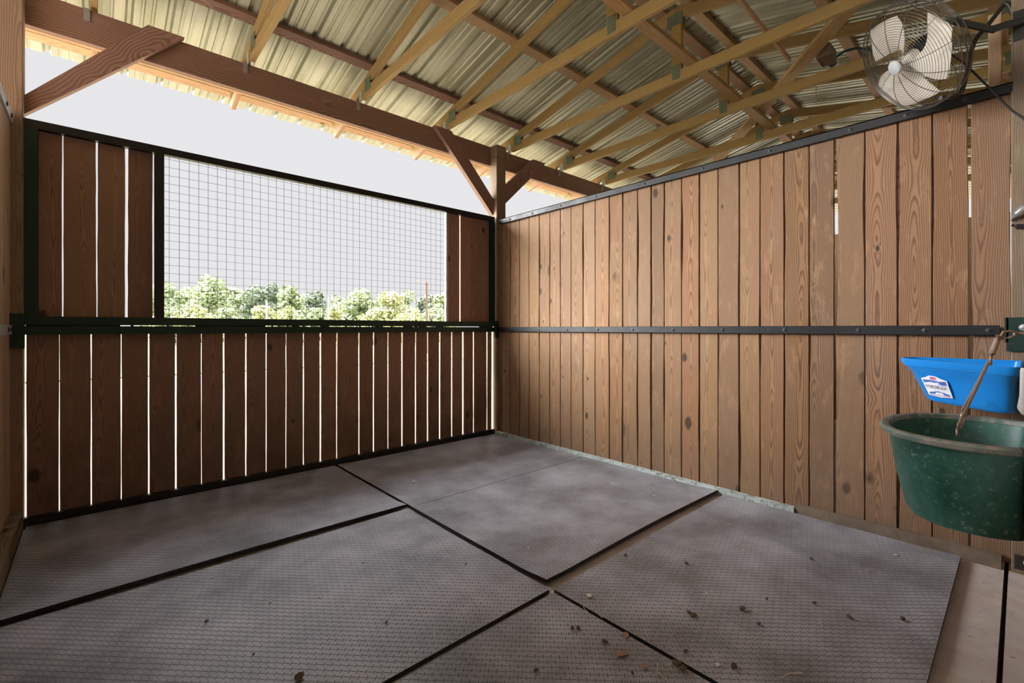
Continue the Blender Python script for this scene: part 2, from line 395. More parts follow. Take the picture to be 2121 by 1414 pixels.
m = MB(); m.timber((XR-.006, .075, 1.19), (XR-.006, 4.03, 1.19), .012, .052, up=(0, 0, 1), ch=.003); strap = m.build('strap', 'black_steel', wall_r)
bolts([V(XR-.012, y, 1.19) for y in (.115, .36, .66, 1.06, 1.47, 1.86, 2.23, 2.6, 2.97, 3.35, 3.75)], (-1, 0, 0), strap, r=.010)
m = MB()
for i in range(len(E)-2):
    c_ = E[i+1]
    if i+1 in (23, 27): continue
    m.timber((XR+.052, c_, .01), (XR+.052, c_, H-.02), .07, .016, up=(-1, 0, 0), seg=1)
m.build('gap_blocker', 'back_wood', wall_r)  # unseen strips added behind the gaps to stop daylight showing through
tr = [o for o in wall_r.children if o.name.startswith('top_rail')][0]
bolts([V(XR-.012, y, H-.022) for y in (.2, .44, .7, 1.15, 1.62, 2.12, 2.62, 3.05, 3.45, 3.8)], (-1, 0, 0), tr, r=.010)
for i in range(1):
    m = MB(); m.box((XR-.035, 1.0, -.02), (XR+.012, 4.02, .028)); bb = m.build('baseboard_right', 'base_paint'); tag(bb, kind='structure')
    m = MB(); m.box((XR-.022, .07, -.02), (XR+.012, 1.0, .05)); m.build('rail_end', 'rough_concrete', bb)
# back wall
YW = YB+.045      # plank centre
lower = [(54, 3), (123, 4), (189, 5), (251, 3.5), (308, 6), (364, 6.5), (417, 2), (463, 6), (509, 4), (551, 2.2), (592, 1.4), (628, 2.3), (663, 4), (697, 1.6), (743, 2), (773, 2.2), (803, .8), (832, 2.6), (860, 1.6), (885, 1.8), (910, 2.8), (935, 1), (958, 2.8), (980, .6), (1008, .4)]
def pxX(px, Y):
    l = (px-1060.5)/956; a = math.sin(TH)+l*math.cos(TH); b_ = math.cos(TH)-l*math.sin(TH); return Y*a/b_
bw = MB()
th = .018
seams = []
for px, wpx in lower:
    x = pxX(px, YB+.045); vis = pxX(px+wpx/2, YB+.045)-pxX(px-wpx/2, YB+.045)
    slope = x/YB if x > 0 else 0
    seams.append((x, vis*.42+th*abs(slope)*.80))
seams[0] = (-.312, .006)
for i in range(len(seams)):
    x0 = seams[i][0]+seams[i][1]/2
    x1 = seams[i+1][0]-seams[i+1][1]/2 if i+1 < len(seams) else 3.40
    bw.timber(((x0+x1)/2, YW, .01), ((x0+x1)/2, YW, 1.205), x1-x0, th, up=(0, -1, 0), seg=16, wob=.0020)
up_s = [(-.27, 0), (-.149, .007), (.014, .009), (.164, .014), (.309, .008), (.345, 0)]
for i in range(4):
    x0, x1 = up_s[i][0]+up_s[i][1]/2, up_s[i+1][0]-up_s[i+1][1]/2
    bw.timber(((x0+x1)/2, YW, 1.235), ((x0+x1)/2, YW, H), x1-x0, th, up=(0, -1, 0), seg=16, wob=.0035)
for x0, x1 in ((2.775, 2.945), (2.962, 3.105), (3.107, 3.25), (3.253, 3.40)):
    bw.timber(((x0+x1)/2, YW, 1.235), ((x0+x1)/2, YW, H), x1-x0, th, up=(0, -1, 0), seg=16, wob=.0012)
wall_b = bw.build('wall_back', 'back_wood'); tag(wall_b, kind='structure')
def fr(name, a, b_, mat='black_steel'): mm = MB(); mm.box(a, b_); return mm.build(name, mat, wall_b)
fr('top_rail', (-.317, YB-.02, H-.005), (3.40, YB+.03, H+.045))
fr('middle_rail', (-.317, YB-.025, 1.222), (3.41, YB+.03, 1.275), 'green_steel')
fr('middle_rail', (-.317, YB-.025, 1.162), (3.41, YB+.03, 1.215), 'green_steel')
fr('bottom_rail', (-.32, YB-.01, -.02), (3.41, YB+.03, .045))
fr('stile', (-.315, YB-.02, 1.275), (-.255, YB+.03, H-.005), 'green_steel')
fr('stile', (.312, YB-.02, 1.275), (.366, YB+.03, H-.005))
fr('stile', (2.748, YB, 1.275), (2.775, YB+.03, H-.005), 'galvanized')
fr('stile', (3.355, YB-.02, 1.275), (3.405, YB+.03, H-.005), 'green_steel')
fr('end_bracket', (3.38, YB-.06, 1.09), (3.425, YB-.031, 1.285), 'green_steel')
fr('end_bracket', (-.385, YB-.06, 1.08), (-.31, YB-.031, 1.29), 'green_steel')
# pieces that dam the slot between the two rails
m = MB(); rs = random.Random(3)
for x0, x1 in ((-.31, .13), (.55, 1.02), (1.22, 1.28), (1.45, 1.52), (1.95, 2.0), (2.25, 2.35), (2.42, 2.5), (2.62, 2.72), (3.2, 3.39)):
    m.box((x0, YB+.005, 1.213), (x1, YB+.025, 1.224))
for k in range(40):
    x = rs.uniform(.15, 2.75); m.box((x, YB+.005, 1.213), (x+rs.uniform(.004, .018), YB+.02, 1.224))
m.build('weld', 'black_steel', wall_b)
m = MB(); x = .398; wires_x = []
while x < 2.75: wires_x.append(x); x += .0588
z = 1.302; wires_z = []
while z < H-.01: wires_z.append(z); z += .0582
yy = YB+.02
for x in wires_x: m.tube([(x, yy, 1.26), (x, yy, H)], .0013, 5)
for z in wires_z: m.tube([(.36, yy+.002, z), (2.752, yy+.002, z)], .0013, 5)
for x in wires_x:
    for z in wires_z:
        i = len(m.v); r = .0032
        for d in ((r, 0, 0), (-r, 0, 0), (0, r, 0), (0, -r, 0), (0, 0, r), (0, 0, -r)): m.v.append(V(x, yy, z)+V(*d))
        for q in ((0, 2, 4), (2, 1, 4), (1, 3, 4), (3, 0, 4), (2, 0, 5), (1, 2, 5), (3, 1, 5), (0, 3, 5)): m.face([i+k for k in q])
m.build('wire_mesh', 'black_steel', wall_b)
# left wall
wl = MB(); y = 4.045
while y > -.1:
    wl.timber((XL-.012, y-.0725, .01), (XL-.012, y-.0725, H), .141, .022, up=(1, 0, 0), seg=8, wob=.002); y -= .148
wall_l = wl.build('wall_left', 'left_wood'); tag(wall_l, kind='structure')
m = MB(); m.box((XL-.002, -.1, H-.012), (XL+.010, 4.03, H+.045)); a = m.build('top_rail', 'pale_rail', wall_l)
bolts([V(XL+.010, y, H+.017) for y in (3.97, 3.78, 3.3, 2.8)], (1, 0, 0), a)
m = MB(); m.box((XL-.001, -.1, 1.165), (XL+.011, 4.0, 1.22)); a = m.build('strap', 'pale_rail', wall_l)
bolts([V(XL+.011, y, 1.193) for y in (3.95, 3.83, 3.4)], (1, 0, 0), a)
m = MB(); m.timber((XL+.028, .05, .045), (XL+.028, 4.0, .045), .054, .13, up=(0, 0, 1)); bl = m.build('baseboard_left', 'jamb_wood'); tag(bl, kind='structure')
# stall beyond the right wall: its own back wall and far partition
m = MB(); x = 3.63
while x < 10.6:
    m.timber((x+.073, YW, .01), (x+.073, YW, H), .142, .018, up=(0, -1, 0), seg=2); x += .1475
nb = m.build('trim_1', 'back_wood'); tag(nb, kind='structure')
m = MB(); y = 4.05
while y > .1:
    m.timber((7.2, y-.073, .01), (7.2, y-.073, H), .146, .022, up=(-1, 0, 0), seg=2); y -= .147
nb = m.build('trim_2', 'wall_wood'); tag(nb, kind='structure')
# front wall beside the doorway, and an unseen aisle wall and roof added to darken the front
m = MB(); x = 1.95
while x < 3.40:
    m.timber((x+.07, -.036, .0), (x+.07, -.036, 2.43), .146, .022, up=(0, 1, 0), seg=2); x += .1475
m.timber((1.95, -.036, 2.45), (3.42, -.036, 2.45), .05, .04, up=(0, 0, 1))
x = 3.62
while x < 10: m.timber((x+.07, -.036, .0), (x+.07, -.036, 2.43), .147, .022, up=(0, 1, 0), seg=1); x += .1475  # unseen front boards added past the stall to keep gaps dark
x = -.50
while x > -5: m.timber((x-.07, -.036, .0), (x-.07, -.036, 2.43), .147, .022, up=(0, 1, 0), seg=1); x -= .1475
wf = m.build('wall_front', 'wall_wood'); tag(wf, kind='structure')
m = MB(); x = -7
while x < 12: m.timber((x, -3.5, .0), (x, -3.5, 3.2), .149, .03, up=(0, 1, 0), seg=1); x += .15
wo = m.build('wall_aisle_blocker', 'wall_wood'); tag(wo, kind='structure')
m = MB(); m.box((-7, -3.6, 3.22), (12.4, -.98, 3.24)); ac = m.build('ceiling_aisle_blocker', 'roof_metal'); tag(ac, kind='structure')

# ------------------------------------------------------------------ roof
YR, ZR = 2.01, 3.958      # ridge of top chord upper edge
SL = .222
def zt(y): return ZR-SL*abs(y-YR)
m = MB()
X0, X1, PITCH = -2.6, 12.4, .229
prof = []
x = X0
while x < X1:
    for dx, dz in ((0, 0), (.016, 0), (.030, .024), (.052, .024), (.066, 0), (.100, 0), (.108, .008), (.120, .008), (.128, 0), (.160, 0), (.168, .008), (.180, .008), (.188, 0)):
        prof.append((x+dx, dz))
    x += PITCH
offs = .042
for ya, yb in ((5.06, YR), (YR, -1.0)):
    i = len(m.v); ys = [ya+(yb-ya)*k/6 for k in range(7)]
    for yv in ys:
        for px_, dz in prof: m.v.append(V(px_, yv, zt(yv)+offs+dz))
    n = len(prof)
    for k in range(6):
        for j in range(n-1): m.face([i+k*n+j, i+k*n+j+1, i+(k+1)*n+j+1, i+(k+1)*n+j])
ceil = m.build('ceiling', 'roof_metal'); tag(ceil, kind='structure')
sol = ceil.modifiers.new('sheet', 'SOLIDIFY'); sol.thickness = .0012; sol.offset = 1

PUR = [('eave_purlin', 4.85, 'tan_wood', 'long eave purlin carrying the metal roof edge outside the header beam'),
       ('purlin', 3.925, 'beam_wood', 'roof purlin nearest the header beam, running above the truss heels'),
       ('purlin', 3.03, 'tan_wood', 'roof purlin halfway up the far roof slope, between eave and ridge'),
       ('purlin', 2.13, 'tan_wood', 'uppermost roof purlin on the far side of the ridge'),
       ('purlin', 1.05, 'tan_wood', 'knotty pale purlin on the near roof slope behind the wall fan'),
       ('purlin', 1.89, 'tan_wood', 'uppermost roof purlin on the near side of the ridge'),
       ('purlin', .12, 'tan_wood', 'roof purlin on the near slope above the fan bracket')]
for nme, y, mt, lb in PUR:
    s_ = -SL if y > YR else SL
    up = V(0, -s_, 1).normalized(); z = zt(y)+.0205
    m = MB(); L = 12.2
    m.timber((-2.3, y, z), (L, y, z), .09, .040, up=up, seg=1)
    o = m.build(nme, mt, origin=(4, y, z)); tag(o, lb, 'purlin', 'roof purlins')

# trusses
def truss(X, label, first=None):
    if first: return dup(first, (X, YR, 3.315), label)
    r = empty('roof_truss', (X, YR, 3.315), label, 'roof truss', 'roof trusses')
    hc = .092
    m = MB(); m.timber((X, -.08, 3.315+hc/2), (X, 4.10, 3.315+hc/2), .038, hc, up=(0, 0, 1), seg=1, uoff=.02); m.build('bottom_chord', 'truss_wood', r, origin=(X, 2, 3.36))
    for s_, ye in ((1, 4.82), (-1, -.80)):
        up = V(0, SL*s_, 1).normalized(); off = up*(-hc/2)
        m = MB(); a = V(X, ye, zt(ye))+off; b_ = V(X, YR-.004*s_*-1, zt(YR))+off
        m.timber(a, b_, .038, hc, up=up, seg=1); m.build('top_chord', 'truss_wood', r, origin=(X, (ye+YR)/2, 3.6))
    m = MB(); m.timber((X, 4.24, 3.385), (X, 4.79, 3.232), .038, .125, up=(0, 0, 1), seg=1); m.build('rafter_tail', 'tan_wood', r, origin=(X, 4.5, 3.3))
    m = MB(); m.timber((X, YR-.02, 3.40), (X, YR-.02, ZR-.09), .038, .09, up=(0, 1, 0)); m.build('king_post', 'truss_wood', r, origin=(X, YR-.02, 3.6))
    def plate(y0, y1, z0, z1, skew=0):
        m = MB(); xs = X-.0205
        # plate on the left and on the right face, with pressed teeth rows
        for xs, sg in ((X-.0205, -1), (X+.0205, 1)):
            i = len(m.v)
            for dx in (0, sg*.0022):
                for (yy_, zz) in ((y0, z0), (y1, z0-skew), (y1, z1-skew), (y0, z1)): m.v.append(V(xs+dx, yy_, zz))
            for q in ((3, 2, 1, 0), (4, 5, 6, 7), (0, 1, 5, 4), (1, 2, 6, 5), (2, 3, 7, 6), (3, 0, 4, 7)): m.face([i+k for k in q])
            ny, nz = 5, 6
            for a_ in range(ny):
                for b_ in range(nz):
                    yy_ = y0+(y1-y0)*(a_+.5)/ny; zz = z0+(z1-z0)*(b_+.5)/nz-skew*(a_+.5)/ny
                    m.box((xs+sg*.002, yy_-.0035, zz-.006), (xs+sg*.0035, yy_+.0035, zz+.006))
        m.build('gusset_plate', 'plate_green', r, origin=(X, (y0+y1)/2, (z0+z1)/2))
    plate(3.93, 4.05, 3.36, 3.475); plate(1.955, 2.025, 3.335, 3.46); plate(1.93, 2.07, 3.80, 3.90); plate(-.03, .09, 3.36, 3.475)
    return r
TL = {-1: 'pine roof truss left of the corner post at the far left, mostly out of frame',
      0: 'pine roof truss whose heel sits on the header beam beside the left post',
      1: 'pine roof truss landing on the header beam just right of the big left knee brace',
      2: 'pine roof truss landing on the header beam above the middle of the wire window',
      3: 'pine roof truss landing on the header beam at the top of the slanted corner brace',
      4: 'pine roof truss landing on the header beam just right of the corner post',
      5: 'pine roof truss second past the corner post, the tan lath crossing over its bottom chord',
      6: 'pine roof truss third past the corner post, nearest to the top of the plank wall',
      7: 'pine roof truss fourth past the corner post, mostly hidden by the plank wall',
      8: 'pine roof truss beyond the plank wall, one bay past the row seen clearly',
      9: 'pine roof truss far beyond the plank wall, second from the far end',
      10: 'pine roof truss farthest beyond the plank wall'}
T0 = truss(0.0, TL[0])
for k in (-1, 1, 2, 3, 4, 5, 6, 7, 8, 9, 10): truss(.93*k, TL[k], T0)

# header beam (double plank) and front header
m = MB(); m.timber((-2.4, 4.18, 3.205), (12.0, 4.18, 3.205), .040, .222, up=(0, 0, 1), uoff=.01)
hb = empty('header_beam', (2, 4.2, 3.2), 'long brown double-plank header beam running above the wire window wall', 'beam')
m.build('inner_plank', 'beam_wood', hb, origin=(2, 4.18, 3.2))
m = MB(); m.timber((-2.4, 4.225, 3.205), (12.0, 4.225, 3.205), .040, .222, up=(0, 0, 1), uoff=.03); m.build('outer_plank', 'tan_wood', hb, origin=(2, 4.225, 3.2))
m = MB(); m.timber((-2.4, -.13, 3.205), (12.0, -.13, 3.205), .075, .222, up=(0, 0, 1)); o = m.build('header_beam', 'truss_wood', origin=(2, -.13, 3.2)); tag(o, 'header beam over the stall doorway behind the fan', 'beam')
# hurricane ties
tie0 = None
for k in range(0, 7):
    X = .93*k
    loc = (X-.03, 4.157, 3.31)
    if tie0 is None:
        tie0 = empty('hurricane_tie', loc, None, 'metal tie')
        m = MB(); m.box((X-.052, 4.150, 3.235), (X-.020, 4.158, 3.318)); m.build('beam_plate', 'galvanized', tie0, origin=loc)
        m = MB(); m.box((X-.0245, 4.10, 3.300), (X-.0205, 4.158, 3.40)); m.build('truss_plate', 'galvanized', tie0, origin=loc)
        o = tie0
    else: o = dup(tie0, loc)
    o['label'] = 'galvanized metal tie joining header beam to the truss ' + ['beside the left post', 'right of the big left knee brace', 'above the middle of the wire window', 'at the top of the corner brace', 'just right of the corner post', 'second past the corner post', 'third past the corner post'][k]
    o['group'] = 'hurricane ties'

# posts
def post(x0, x1, y0, y1, z0, z1, label, mt='post_wood'):
    m = MB(); m.timber(((x0+x1)/2, (y0+y1)/2, z0), ((x0+x1)/2, (y0+y1)/2, z1), x1-x0, y1-y0, up=(0, 1, 0), seg=1, uoff=.04, ch=.004)
    o = m.build('post', mt, origin=((x0+x1)/2, (y0+y1)/2, z0)); return tag(o, label, 'post')
post(XR+.001, XR+.139, YB-.03, 4.159, -.02, 3.31, 'square brown post in the far corner where window wall meets plank wall')
post(-.457, -.318, YB-.03, 4.159, -.02, 3.60, 'square brown post at the far left edge of the frame')
post(XR+.05, XR+.19, -.10, .028, -.02, 3.20, 'dark wooden post behind the right end of the plank wall, beside the fan', 'jamb_wood')
post(XR-.012, XR+.045, -.095, .036, -.02, 3.15, 'grey brown door jamb plank at the right edge of the frame', 'jamb_wood')
m = MB(); m.timber((XR+.12, .095, 2.30), (XR+.12, .095, 2.86), .038, .05, up=(0, 1, 0)); o = m.build('wood_block', 'tan_wood', origin=(XR+.12, .095, 2.3)); tag(o, 'short pale upright block above the plank wall behind the fan bracket', 'wood block')
# knee braces
def brace(name, p0, p1, wd, tk, up, label, mt):
    m = MB(); m.timber(p0, p1, tk, wd, up=up, ch=.003); o = m.build(name, mt, origin=tuple(Vector(p0))); return tag(o, label, 'brace', 'knee braces')
def kbrace(xa, za0, za1, xb, zb, label, mt):
    """flat plank in front of the beam: vertical cut at post x=xa from za0..za1, upper end under beam top at x xb[0]..xb[1]"""
    y0, y1 = 4.105, 4.158; m = MB(); rn = (random.random(), random.random())
    P = [(xa, za0), (xa, za1), (xb[0], zb), (xb[1], zb)]
    d = (V(xb[0], 0, zb)-V(xa, 0, za1)).normalized(); nrm = V(-d.z, 0, d.x)
    i = len(m.v)
    for yv in (y0, y1):
        for x, z in P: m.v.append(V(x, yv, z))
    def uvf(x, z): p = V(x, 0, z); return (p.dot(nrm)-V(xa, 0, za1).dot(nrm)+.08, p.dot(d))
    m.face([i, i+3, i+2, i+1] if xb[0] > xa else [i, i+1, i+2, i+3], [uvf(*P[k]) for k in ((0, 3, 2, 1) if xb[0] > xa else (0, 1, 2, 3))], rn)
    m.face([i+4, i+5, i+6, i+7] if xb[0] > xa else [i+7, i+6, i+5, i+4], [uvf(*P[k]) for k in ((0, 1, 2, 3) if xb[0] > xa else (3, 2, 1, 0))], rn)
    for a, b_ in ((0, 1), (1, 2), (2, 3), (3, 0)):
        L = (V(*P[a])-V(*P[b_])).length; t = [(.2, 0), (.2, L), (.24, L), (.24, 0)]
        m.face([i+a, i+b_, i+4+b_, i+4+a], t, rn)
    o = m.build('knee_brace', mt, origin=(xa, 4.13, za0), recalc=True); return tag(o, label, 'brace', 'knee braces')
kbrace(-.318, 2.515, 2.63, (.28, .49), 3.325, 'big brown knee brace from the left post up to the header beam', 'beam_wood')
kbrace(3.421, 2.505, 2.70, (2.84, 2.63), 3.318, 'brown knee brace sloping from header beam down to the left side of the corner post', 'beam_wood')
kbrace(3.559, 2.63, 2.86, (4.08, 4.30), 3.318, 'brown knee brace on the right side of the corner post', 'beam_wood')
# braces among the trusses
m = MB(); m.timber((-1.5, 1.86, 3.43), (9.6, 1.86, 3.43), .092, .036, up=(0, 0, 1)); o = m.build('lateral_brace', 'tan_wood', origin=(3, 1.86, 3.43)); tag(o, 'long tan board lying across the truss bottom chords beside the king posts', 'brace')
m = MB(); m.timber((3.70, .60, 3.468), (7.2, 3.55, 3.485), .115, .036, up=(0, 0, 1)); o = m.build('diagonal_brace', 'brace_wood', origin=(5, 1.7, 3.44)); tag(o, 'bright yellow diagonal board crossing the trusses beyond the plank wall', 'brace')
m = MB(); m.timber((2.7, 1.275, 3.425), (4.28, 1.295, 3.43), .022, .034, up=(0, 0, 1)); o = m.build('lath', 'tan_wood', origin=(3.5, 1.28, 3.42)); tag(o, 'thin tan lath spanning between trusses left of the yellow diagonal board', 'lath')
m = MB(); m.timber((4.42, 1.09, 3.47), (4.60, 1.09, 3.47), .10, .10, up=(0, 0, 1)); o = m.build('wood_block', 'jamb_wood', origin=(4.5, 1.2, 3.42)); tag(o, 'small brown block beside the yellow diagonal board', 'wood block')
# rafter lamp socket with cable
soc = empty('lamp_socket', (4.78, 1.16, 3.43), 'small rafter lamp socket with dark cable beside the yellow diagonal board', 'lamp socket')
M = Matrix.Translation((4.66, 1.08, 3.45)) @ Matrix.Rotation(1.1, 4, 'Y')
m = MB(); m.lathe([(.022, -.03), (.026, 0), (.024, .03), (.014, .05)], M, 14); m.build('socket', 'dark_metal', soc)
m = MB(); m.lathe([(.012, .05), (.026, .075), (.028, .10), (.015, .125), (.002, .13)], M, 14); m.build('bulb', 'lamp_glass', soc)
m = MB(); m.box((4.69, 1.0, 3.41), (4.73, 1.06, 3.42)); m.build('switch', 'red_plastic', soc)
m = MB(); m.tube([(4.66, 1.08, 3.47), (4.66, 1.05, 3.50), (4.68, 1.0, 3.53), (4.72, .93, 3.54), (4.76, .86, 3.52), (4.80, .80, 3.47), (4.82, .76, 3.43)], .011, 8); m.build('cable', 'blue_cable', soc)
m = MB(); m.tube([(4.69, 1.205, 3.44), (4.675, 1.205, 3.40), (4.676, 1.206, 3.25), (4.675, 1.205, 3.16)], .0035, 6)
o = m.build('twine', 'twine', origin=(4.675, 1.205, 3.44)); tag(o, 'string of pale twine hanging from a roof truss beside the yellow diagonal board', 'twine')

# ------------------------------------------------------------------ rubber mats
def rmat(pts_fn, label, curl=None):
    """pts_fn: (x0,x1,y0,y1) ; curl(x,y)->dz ; edge(x,y)->dx,dy"""
    x0, x1, y0, y1, edge, rot = pts_fn; nx, ny = 28, 22; m = MB(); th = .018
    cx, cy = (x0+x1)/2, (y0+y1)/2
    def P(i, j, top):
        x = x0+(x1-x0)*i/nx; y = y0+(y1-y0)*j/ny
        ex, ey = edge(x, y, i/nx, j/ny) if edge else (0, 0)
        x2, y2 = x+ex, y+ey
        dz = (curl(x, y) if curl else 0)+.0015*noise.noise(V(x*2.2, y*2.2, x0))
        dz = max(dz, -.001)
        if rot:
            c, s_ = math.cos(rot), math.sin(rot); a, b_ = x2-cx, y2-cy; x2, y2 = cx+c*a-s_*b_, cy+s_*a+c*b_
        return V(x2, y2, -.019+dz+(th if top else 0)+.001)
    idx = {}
    for t in (0, 1):
        for i in range(nx+1):
            for j in range(ny+1): idx[(i, j, t)] = len(m.v); m.v.append(P(i, j, t))
    for i in range(nx):
        for j in range(ny):
            m.face([idx[(i, j, 1)], idx[(i+1, j, 1)], idx[(i+1, j+1, 1)], idx[(i, j+1, 1)]], smooth=True)
            m.face([idx[(i, j, 0)], idx[(i, j+1, 0)], idx[(i+1, j+1, 0)], idx[(i+1, j, 0)]])
    for i in range(nx):
        m.face([idx[(i, 0, 0)], idx[(i+1, 0, 0)], idx[(i+1, 0, 1)], idx[(i, 0, 1)]]); m.face([idx[(i+1, ny, 0)], idx[(i, ny, 0)], idx[(i, ny, 1)], idx[(i+1, ny, 1)]])
    for j in range(ny):
        m.face([idx[(0, j+1, 0)], idx[(0, j, 0)], idx[(0, j, 1)], idx[(0, j+1, 1)]]); m.face([idx[(nx, j, 0)], idx[(nx, j+1, 0)], idx[(nx, j+1, 1)], idx[(nx, j, 1)]])
    o = m.build('rubber_mat', 'rubber_mat', origin=(cx, cy, -.02)); return tag(o, label, 'rubber mat', 'rubber floor mats')
def sg(t, a): return math.exp(-((t)/a)**2)
rmat((-.305, 1.558, 2.778, 4.03, lambda x, y, u, v: (0, .012*math.sin(PI*u)*(1-v)), 0), 'grey rubber floor mat in the far left corner under the wire window',
     curl=lambda x, y: .014*sg(y-2.778, .09)+.004)
rmat((1.580, 3.375, 2.748, 4.03, None, 0), 'grey rubber floor mat in the far corner where the two walls meet',
     curl=lambda x, y: .003+.004*sg(x-1.58, .1))
rmat((1.573, 3.385, 1.495, 2.738, lambda x, y, u, v: (0, .018*math.sin(PI*u)*(1-v)), 0), 'grey rubber floor mat beside the plank wall, with a wide gap along its near edge',
     curl=lambda x, y: .012*sg(y-1.495, .10)+.006*sg(x-1.573, .1)+.005)
rmat((-.305, 1.548, 1.455, 2.748, lambda x, y, u, v: (0, -.012*math.sin(PI*u)*v), 0), 'grey rubber floor mat on the left, in front of the far left mat',
     curl=lambda x, y: .002)
rmat((1.565, 3.372, .215, 1.440, lambda x, y, u, v: (0, .006*math.sin(PI*u)*v), 0), 'grey littered rubber floor mat at the right, below the hanging green tub',
     curl=lambda x, y: .003+.004*sg(y-.215, .1))
rmat((-.305, 1.548, .215, 1.425, None, 0), 'grey rubber floor mat nearest the viewer at the bottom of the photo', curl=lambda x, y: .001)
# packed dirt edging left in the seams
m = MB()
for k in range(36):
    pass
def seam_strip(p0, p1, wdt, h, seed, name, label):
    m = MB(); p0 = Vector(p0); p1 = Vector(p1); d = p1-p0; n = V(-d.y, d.x, 0).normalized(); N = 60; b0 = len(m.v)
    for i in range(N+1):
        t = i/N; w_ = wdt*(.6+.5*noise.noise(V(t*9, seed, 0))); hh = h*(.7+.5*noise.noise(V(t*14, seed, 3)))
        c = p0+d*t
        for a, z in ((-w_, -.021), (-w_*.7, -.019+hh*.8), (0, -.019+hh), (w_*.7, -.019+hh*.8), (w_, -.021)): m.v.append(V(c.x+n.x*a, c.y+n.y*a, z))
    for i in range(N):
        for k in range(4): m.face([b0+i*5+k, b0+i*5+k+1, b0+(i+1)*5+k+1, b0+(i+1)*5+k], smooth=True)
    o = m.build(name, 'pale_edge', recalc=True); return tag(o, label, 'dirt', kind='stuff')
seam_strip((1.561, 1.47, 0), (1.5635, 2.0, 0), .006, .016, 3, 'packed_dirt', 'pale packed dirt in the seam between the left and middle mats')
seam_strip((1.60, 1.452, 0), (3.36, 1.456, 0), .010, .014, 5, 'packed_dirt', 'pale packed dirt in the wide gap along the near edge of the middle mat')
seam_strip((1.566, 2.77, 0), (1.566, 3.1, 0), .005, .014, 8, 'packed_dirt', 'pale packed dirt in the seam between the two far mats')

# ------------------------------------------------------------------ corner feeder
fd = empty('corner_feeder', (3.25, .15, .83), 'bright blue plastic corner feeder with a white sticker, mounted above the green tub', 'feeder')
def quad_loop(P, n=15, rc=.05):
    """rounded polygon from corner list, n points per corner"""
    out = []; K = len(P)
    for i in range(K):
        a, b_, c = Vector(P[i-1]), Vector(P[i]), Vector(P[(i+1) % K]); r = min(rc if not isinstance(rc, (list, tuple)) else rc[i], (a-b_).length*.45, (c-b_).length*.45)
        p0 = b_+(a-b_).normalized()*r; p1 = b_+(c-b_).normalized()*r
        for k in range(n+1):
            t = k/n; out.append((p0*(1-t)**2+b_*2*t*(1-t)+p1*t**2))
    return out
FR = [(3.395, .008), (3.395, .43), (3.24, .43), (2.76, .008)]        # rim plan
FB = [(3.375, .012), (3.375, .345), (3.20, .335), (2.90, .012)]       # bottom plan
FZ0, FZ1 = .825, 1.040
rcs = [.03, .07, .16, .12]
def fring(t, z, grow=0.0):
    P = []
    cx = sum(a[0] for a in FR)/4; cy = sum(a[1] for a in FR)/4
    for a, b_ in zip(FB, FR):
        x = a[0]*(1-t)+b_[0]*t; y = a[1]*(1-t)+b_[1]*t
        d = V(x-cx, y-cy, 0).normalized()
        P.append((x+d.x*grow, y+d.y*grow))
    return [V(p.x, p.y, z) for p in quad_loop(P, 10, rcs)]
loops = [fring(0, FZ0+.012, -.02), fring(0, FZ0, -.03)]
loops = [fring(0, FZ0, -.025), fring(.01, FZ0+.006, -.006), fring(.06, FZ0+.022, 0), fring(.45, FZ0+.10, 0), fring(.70, FZ0+.152, .002), fring(.72, FZ0+.156, .008), fring(.84, FZ0+.176, .010), fring(.86, FZ0+.178, .020), fring(.96, FZ0+.198, .024), fring(1, FZ1, .020), fring(1, FZ1+.001, .010), fring(.99, FZ1-.004, .003), fring(.7, FZ0+.15, -.006), fring(.1, FZ0+.02, -.010), fring(.02, FZ0+.008, -.03)]
m = MB(); m.rings(loops, True, True); m.build('bin', 'blue_plastic', fd, origin=(3.25, .15, .83), recalc=True)
# sticker mapped on the sloping front
def fsurf(s_, t, off=.0015):
    """point on front face: s_ from apex (0) to near corner (1), t height 0..1"""
    a = Vector(FB[2]).lerp(Vector(FR[2]), t); b_ = Vector(FB[3]).lerp(Vector(FR[3]), t); p = a.lerp(b_, s_)
    a0 = V(*FB[2], FZ0); b0_ = V(*FB[3], FZ0); a1 = V(*FR[2], FZ1)
    n = (b0_-a0).cross(a1-a0).normalized()
    if n.x > 0: n = -n
    return V(p[0], p[1], FZ0+(FZ1-FZ0)*t)+n*off
def spatch(pts, off, mat, name, par):
    m = MB(); i = len(m.v)
    for o_ in (off, off+.0006):
        for s_, t in pts: m.v.append(fsurf(s_, t, o_))
    n = len(pts); m.face([i+k for k in range(n)]); m.face([i+n+k for k in range(n)][::-1])
    for k in range(n): m.face([i+k, i+(k+1) % n, i+n+(k+1) % n, i+n+k])
    return m.build(name, mat, par, recalc=True)
S0, S1, T0_, T1_ = .12, .40, .16, .62
def sm(a, b_): return (S0+(S1-S0)*a, T0_+(T1_-T0_)*b_)
stk = spatch([sm(0, .05), sm(.5, 0), sm(1, .05), sm(1, .88), sm(.8, .95), sm(.62, 1.06), sm(.38, 1.06), sm(.2, .95), sm(0, .88)], .009, 'sticker_white', 'sticker', fd)
tag(stk, 'small white and blue sticker')
spatch([sm(.05, .66), sm(.3, .74), sm(.5, .72), sm(.75, .62), sm(.95, .64), sm(.95, .84), sm(.7, .80), sm(.4, .84), sm(.05, .82)], .0098, 'sticker_blue', 'print', stk)
spatch([sm(.08, .12), sm(.3, .14), sm(.4, .24), sm(.62, .24), sm(.7, .13), sm(.92, .11), sm(.92, .2), sm(.5, .3), sm(.08, .2)], .0098, 'sticker_blue', 'print', stk)
spatch([sm(.08, .07), sm(.92, .07), sm(.92, .10), sm(.08, .10)], .0098, 'sticker_red', 'print', stk)
